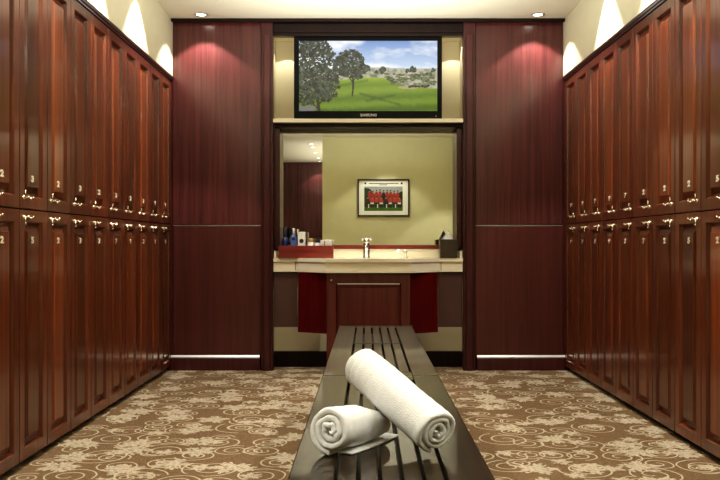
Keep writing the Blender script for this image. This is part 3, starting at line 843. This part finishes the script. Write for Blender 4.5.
# ------------------------------------------------------------------ downlights and light
def spot(x, y, z, e, size=96, blend=.12, rad=.02, col=(1, .97, .91), rot=(0, 0, 0)):
    l = bpy.data.lights.new('spot', 'SPOT'); l.energy = e; l.spot_size = math.radians(size); l.spot_blend = blend
    l.shadow_soft_size = rad; l.color = col
    o = bpy.data.objects.new('downlight_or_fill_spot', l); COL.objects.link(o); o.location = (x, y, z); o.rotation_euler = rot
    return o
dl_proto = thing('ceiling_downlight', 'x', 'downlight')
MB().lathe([(.034, -.001), (.038, -.007), (.046, -.006), (.050, -.001)], (0, 0, 0), 28, cap=False).build('trim_ring', M['steel'], dl_proto)
MB().lathe([(.0001, -.0022), (.033, -.0020)], (0, 0, 0), 24, cap=False).build('lamp', M['glow'], dl_proto)
used = [False]
def downlight(x, y, label, e, **kw):
    r = dl_proto if not used[0] else copy_tree(dl_proto)
    used[0] = True
    r.location = (x, y, H - .0005); r['label'] = label; r['group'] = 'round recessed ceiling downlights'
    spot(x, y, H - .012, e, **kw)
YL = [5.985, 5.16, 4.30, 3.44, 2.58, 1.72, .86]
for k, y in enumerate(YL):
    kw = dict(size=100, blend=.22) if k == 0 else dict(size=84, blend=.2)
    for side, xx in (('left', -1.125 if k == 0 else -1.235), ('right', 1.245 if k == 0 else 1.345)):
        downlight(xx, y - (.12 if side == 'right' and k else 0), 'round recessed downlight in the ceiling ' + (f'nearest the back panel on the {side}' if k == 0 else f'above the {side} lockers, {ORD[k]} from the back wall'), 27 if k == 0 else 50, **kw)
for k, y in enumerate([-3.92, -3.3, -2.35, -1.5, -1.05]):
    downlight(-.805, y, f'small downlight seen in the mirror, {ORD[k]} from the rear panels', 18, size=95)
downlight(.36, .35, 'round downlight in front of the yellow wall with the framed photo', 26, size=92, blend=.25)
downlight(.07, 5.86, 'round downlight above the vanity and television', 30, size=70, blend=.4) if False else None
# small lamp under the shelf washing counter and mirror front, one in the niche
spot(.07, 6.17, 1.755, 42, size=72, blend=.8, rad=.03)
spot(-.56, 6.36, 2.44, 2.6, size=100, blend=.1, rad=.006, rot=(0, 0, 0))
spot(.70, 6.36, 2.44, 2.6, size=100, blend=.1, rad=.006, rot=(0, 0, 0))
def area(x, y, z, sx, sy, e, col, rot):
    l = bpy.data.lights.new('area', 'AREA'); l.shape = 'RECTANGLE'; l.size = sx; l.size_y = sy; l.energy = e; l.color = col
    o = bpy.data.objects.new('fill_light', l); COL.objects.link(o); o.location = (x, y, z); o.rotation_euler = rot
    return o
# unseen fill lamps, added facing up to brighten the room off the ceiling
area(.05, 3.3, 1.95, 1.7, 5.2, 78, (1, .98, .93), (PI, 0, 0))
area(-.2, -2.3, 1.9, 1.6, 3.0, 24, (1, .95, .85), (PI, 0, 0))
for xx in (-.54, .65): spot(xx, 6.20, .70, 2.2, size=110, blend=.9, rad=.04, rot=(math.radians(14), 0, 0))  # fill lamps added under the counter, no fixture, to lift the cream wall

# ------------------------------------------------------------------ world, camera, view
wd = bpy.data.worlds.new('world'); scene.world = wd; wd.use_nodes = True
wd.node_tree.nodes['Background'].inputs[0].default_value = (.05, .045, .035, 1)
cam = bpy.data.cameras.new('camera'); co = bpy.data.objects.new('camera', cam); COL.objects.link(co)
co.location = (0, 0, CZ); co.rotation_euler = (PI / 2, 0, 0)
cam.sensor_width = 36; cam.lens = F / 720 * 36; cam.shift_x = -1 / 720; cam.shift_y = 4 / 720; cam.clip_start = .02
scene.camera = co
scene.view_settings.view_transform = 'Standard'
scene.view_settings.look = 'Medium High Contrast'
scene.view_settings.exposure = .28
scene.cycles.use_denoising = True
scene.cycles.max_bounces = 10; scene.cycles.diffuse_bounces = 5; scene.cycles.glossy_bounces = 5
scene.cycles.sample_clamp_indirect = 4
scene.cycles.caustics_reflective = False
